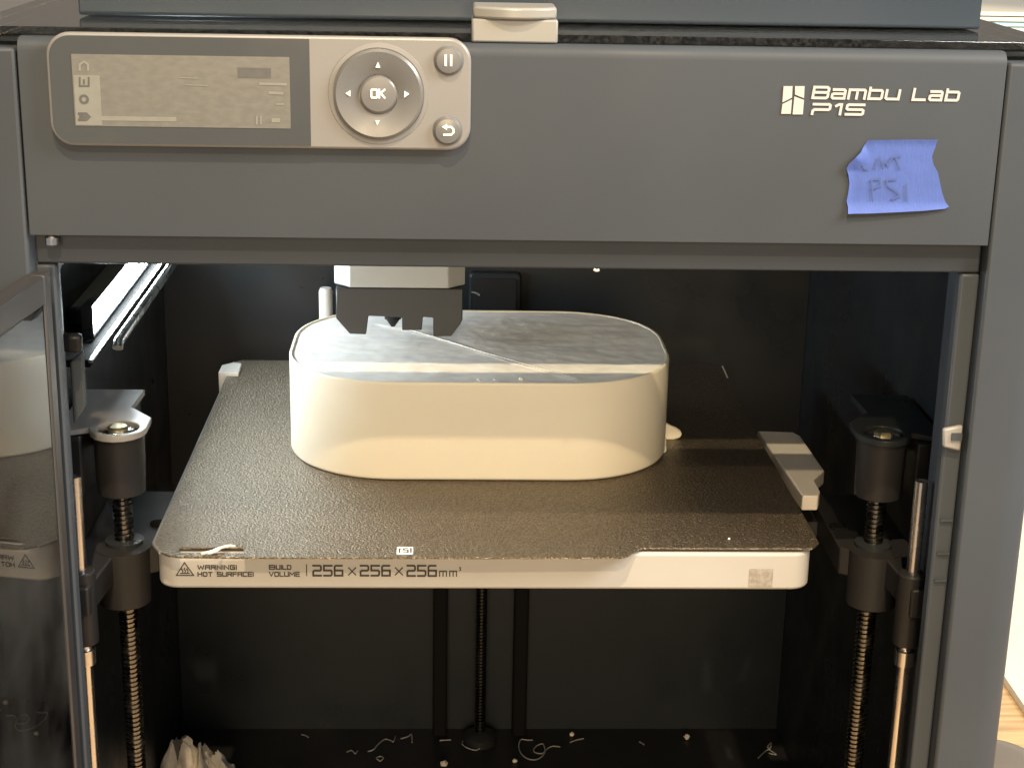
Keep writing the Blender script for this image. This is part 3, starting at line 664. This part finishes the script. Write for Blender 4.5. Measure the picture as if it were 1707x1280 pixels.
for l in ([(1440, 262), (1437, 272), (1441, 281), (1447, 282)], [(1459, 280), (1466, 262), (1472, 280), (1474, 268), (1480, 276), (1488, 262), (1501, 260)], [(1493, 262), (1500, 281)], [(1453, 300), (1455, 332)], [(1452, 300), (1467, 298), (1468, 310), (1456, 314)], [(1494, 299), (1478, 300), (1480, 310), (1494, 318), (1500, 326), (1488, 332)], [(1511, 308), (1512, 333)]):
    ribbon(bm, [(lambda p: (p.x, p.z))(at(u, v, 'y', -.0008)) for u, v in l], .0006, lambda q, t: (q.x, -.00085-t, q.y), .00003)
tpart('handwriting', bm, 'pencil', TP, smooth=0)
# ---- material unit standing on the lid
UY = .0440; UZ = ZT+.0031
ul, ur = at(131, 20, 'y', UY).x, at(1634, 40, 'y', UY).x
U = thing('filament_feeder', ((ul+ur)/2, UY+.13, UZ), 'dark blue grey filament feeder box standing on the printer lid', 'feeder box')
sec = [(UY+.0008, UZ+.0005), (UY, UZ+.0014), (UY, UZ+.055), (UY+.02, UZ+.08), (UY+.25, UZ+.08), (UY+.28, UZ+.05), (UY+.28, UZ+.0005)]
tpart('feeder_body', prism(B(), sec, 'x', ul, ur), 'ams', U, bevel=.002)
for x in (ul+.03, ur-.03):
    for y in (UY+.03, UY+.24): tpart('foot', lathe(B(), [(.009, UZ), (.009, UZ+.0004)], (x, y, 0), n=24), 'gap', U)
# ---- white storage boxes and papers behind on the right
tag(obj('white_sheet', bx(.352, 1.15, .338, 1.55, FLOOR_T+.0005, FLOOR_T+.006), 'paper'), 'large white board lying on the wooden table beside the printer', 'board')
bpy.data.objects['white_sheet'].rotation_euler = (0, 0, 0)
SH = thing('storage_box', (.66, .86, FLOOR_T+.006), 'tall white storage box standing on the white board', 'box')
tpart('box_body', bx(.36, .95, .755, 1.0, FLOOR_T+.0065, .120), 'paper', SH, bevel=.003)
tpart('box_lid', bx(.356, .954, .750, 1.004, .1202, .137), 'paper', SH, bevel=.003)
# papers stacked on it
zs = .1375
for i in range(4):
    t = .004; j = random.uniform(-.006, .006)
    tag(obj('paper_sheet', bx(.365+j, .86+j, .76+abs(j), .98, zs, zs+t-.0008), 'paper' if i != 1 else 'cyan', bevel=.0005), ['cream paper pad at the bottom of the stack on the storage box', 'pale cyan pad in the paper stack on the storage box', 'cream paper pad lying directly on the cyan pad', 'white paper pad topping the stack on the storage box'][i], 'paper pad', 'paper pads on the storage box'); zs += t
# ---- round tub beside the printer
pc = at(1655, 1275, 'y', .06)
rt = .031
tb = thing('round_tub', (pc.x+.0, .08, FLOOR_T), 'dark grey round tub standing against the printer side', 'tub')
tb.location = (.1965+rt, .10, FLOOR_T); PINV[tb.name] = Matrix.Translation(-tb.location)
zt2 = at(1655, 1258, 'y', .10).z
tpart('tub_body', lathe(B(), [(rt-.008, FLOOR_T+.0003), (rt-.002, FLOOR_T+.004), (rt, zt2-.03), (rt-.001, zt2-.0305)], (.1965+rt, .10, 0), n=48), 'tub', tb)
tpart('tub_lid', lathe(B(), [(rt, zt2-.0300), (rt, zt2-.022), (rt*.93, zt2-.011), (rt*.75, zt2-.004), (rt*.4, zt2-.0008), (.001, zt2)], (.1965+rt, .10, 0), n=48), 'tub', tb, smooth=60)
# ---- waste on the chamber floor
FZ = -.2475
def crumple(cx, cy, cz, sx_, sy_, sz_, seed, label):     # folded, torn film standing in a heap
    bm = B(); NA, NV = 56, 26; rows = []; o3 = Vector((seed*3.1, seed, seed*1.7))
    for i in range(NV+1):
        v = i/NV; row = []
        for k in range(NA):
            a = 2*math.pi*k/NA; c, n_ = math.cos(a), math.sin(a)
            f = 1-.72*v**2.4
            r = f*(1+.45*noise.noise(Vector((c*1.3, n_*1.3, v*2))+o3))
            r *= 1-.40*abs(noise.noise(Vector((c*1.7, n_*1.7, v*2.6))+o3*2))
            r += .14*noise.noise(Vector((c*4, n_*4, v*6))+o3)
            h = v*(1+.55*noise.noise(Vector((c*.8, n_*.8, 5))+o3))+.10*noise.noise(Vector((c*1.8, n_*1.8, v*3))-o3)*v
            row.append(bm.verts.new((r*c*sx_+.25*sx_*noise.noise(Vector((v*2.4, seed, 1))), r*n_*sy_, h*2*sz_)))
        rows.append(row)
    for a, b in zip(rows, rows[1:]):
        for k in range(NA): bm.faces.new((a[k], a[(k+1) % NA], b[(k+1) % NA], b[k]))
    bm.faces.new(rows[0]); bm.faces.new(rows[-1][::-1])
    zmax = max(v.co.z for v in bm.verts)
    for v in bm.verts: v.co.z *= 2*sz_/zmax
    bmesh.ops.translate(bm, verts=bm.verts[:], vec=(cx, cy, cz))
    return tag(obj('waste_clump', bm, 'scrap', smooth=28), label, 'plastic waste', 'purged plastic clumps in the corner')
for u, v, w, h, sd, lb in ((298, 1226, .013, .050, 1.0, 'tall pointed clump of crumpled cream purge waste on the chamber floor'), (338, 1236, .011, .044, 4.2, 'round knobbly clump of cream purge waste beside the tall one'), (364, 1254, .013, .036, 8.5, 'low spiky clump of cream purge waste beside the lead screw')):
    yy = .262; p = at(u, v, 'y', yy); hh = (p.z-FZ)/2
    crumple(p.x, yy, FZ, w, .016, hh, sd, lb)
spt = [([(722+(-260+260)*.0, 1223), (735, 1228), (748, 1231)], 1)]
strands = [
 ('short curved filament scrap lying near the waste clumps', [(503, 1223), (509, 1225), (514, 1229)]),
 ('long zigzag filament scrap on the chamber floor', [(613, 1251), (622, 1249), (630, 1241), (641, 1231), (650, 1233), (656, 1236), (659, 1226)]),
 ('small hooked filament scrap behind the zigzag strand', [(668, 1230), (680, 1227), (686, 1224), (687, 1236)]),
 ('tiny oval filament loop in front of the zigzag strand', [(627, 1262), (634, 1260), (639, 1263), (634, 1267), (628, 1264)]),
 ('small dark kinked scrap left of the zigzag strand', [(578, 1252), (586, 1250), (592, 1256), (596, 1250)]),
 ('arched filament scrap below the rear lead screw', [(733, 1225), (741, 1222), (752, 1224)]),
 ('hook shaped filament scrap right of the rear lead screw', [(772, 1228), (771, 1240), (780, 1247), (793, 1249), (801, 1246)]),
 ('big open filament loop with a knot on the chamber floor', [(888, 1232), (879, 1229), (868, 1232), (865, 1244), (871, 1258), (884, 1266), (898, 1263), (908, 1253), (905, 1240), (893, 1243), (890, 1252), (903, 1256), (913, 1246), (922, 1243), (934, 1245)]),
 ('straight filament stub behind the big loop', [(950, 1236), (960, 1233), (973, 1231)]),
 ('short bent filament scrap out on the empty chamber floor', [(1066, 1235), (1070, 1238), (1073, 1241)]),
 ('tangled grey filament scrap near the right lead screw', [(1264, 1262), (1275, 1252), (1283, 1248), (1286, 1236), (1280, 1246), (1294, 1258), (1282, 1254)]),
 ('small closed filament ring near the right lead screw', [(1318, 1256), (1328, 1258), (1337, 1264), (1328, 1270), (1320, 1266), (1319, 1257)]),
]
for lb, pts in strands:
    pp = [at(u, v, 'z', FZ+.0012) for u, v in pts]
    pp = [Vector((p.x, min(p.y, YW-.003-.013*(abs(p.x-.0) < .03)), FZ+.0009+.0003*(i % 3))) for i, p in enumerate(pp)]
    tag(obj('filament_scrap', tube(B(), smoothpath(pp), .00042, 6), 'strand', smooth=80), lb, 'plastic scrap', 'filament scraps on the chamber floor')
for lb, u, v, r in (('small pale pellet behind the big filament loop', 953, 1226, .0016), ('white pellet lying at the front of the chamber floor', 740, 1276, .0022), ('small pale pellet left of the big filament loop', 858, 1270, .0014), ('dull grey pellet out on the empty chamber floor', 1145, 1232, .0018)):
    o = crumb(u, v, r, 'z', FZ, lb, 'scrap', 'pellets on the chamber floor'); o.name = 'plastic_pellet'
# wisps on the walls
p = [at(u, v, 'y', YW-.0008) for u, v in ((1204, 610), (1208, 618), (1213, 630))]
tag(obj('filament_wisp', tube(B(), smoothpath(p), .0006, 6), 'strand'), 'thin pale filament wisp clinging to the back wall', 'plastic scrap')
p = [at(u, v, 'y', YW-.0082) for u, v in ((786, 487), (793, 488), (800, 492))]
tag(obj('filament_wisp', tube(B(), smoothpath(p), .0006, 6), 'strand'), 'thin pale filament wisp clinging to the purge chute', 'plastic scrap')
p = [at(u, v, 'y', RY-.0006) for u, v in ((990, 449), (994, 451), (999, 450))]
tag(obj('filament_wisp', tube(B(), smoothpath(p), .0005, 6), 'paper'), 'tiny white filament bit stuck under the front panel edge', 'plastic scrap')
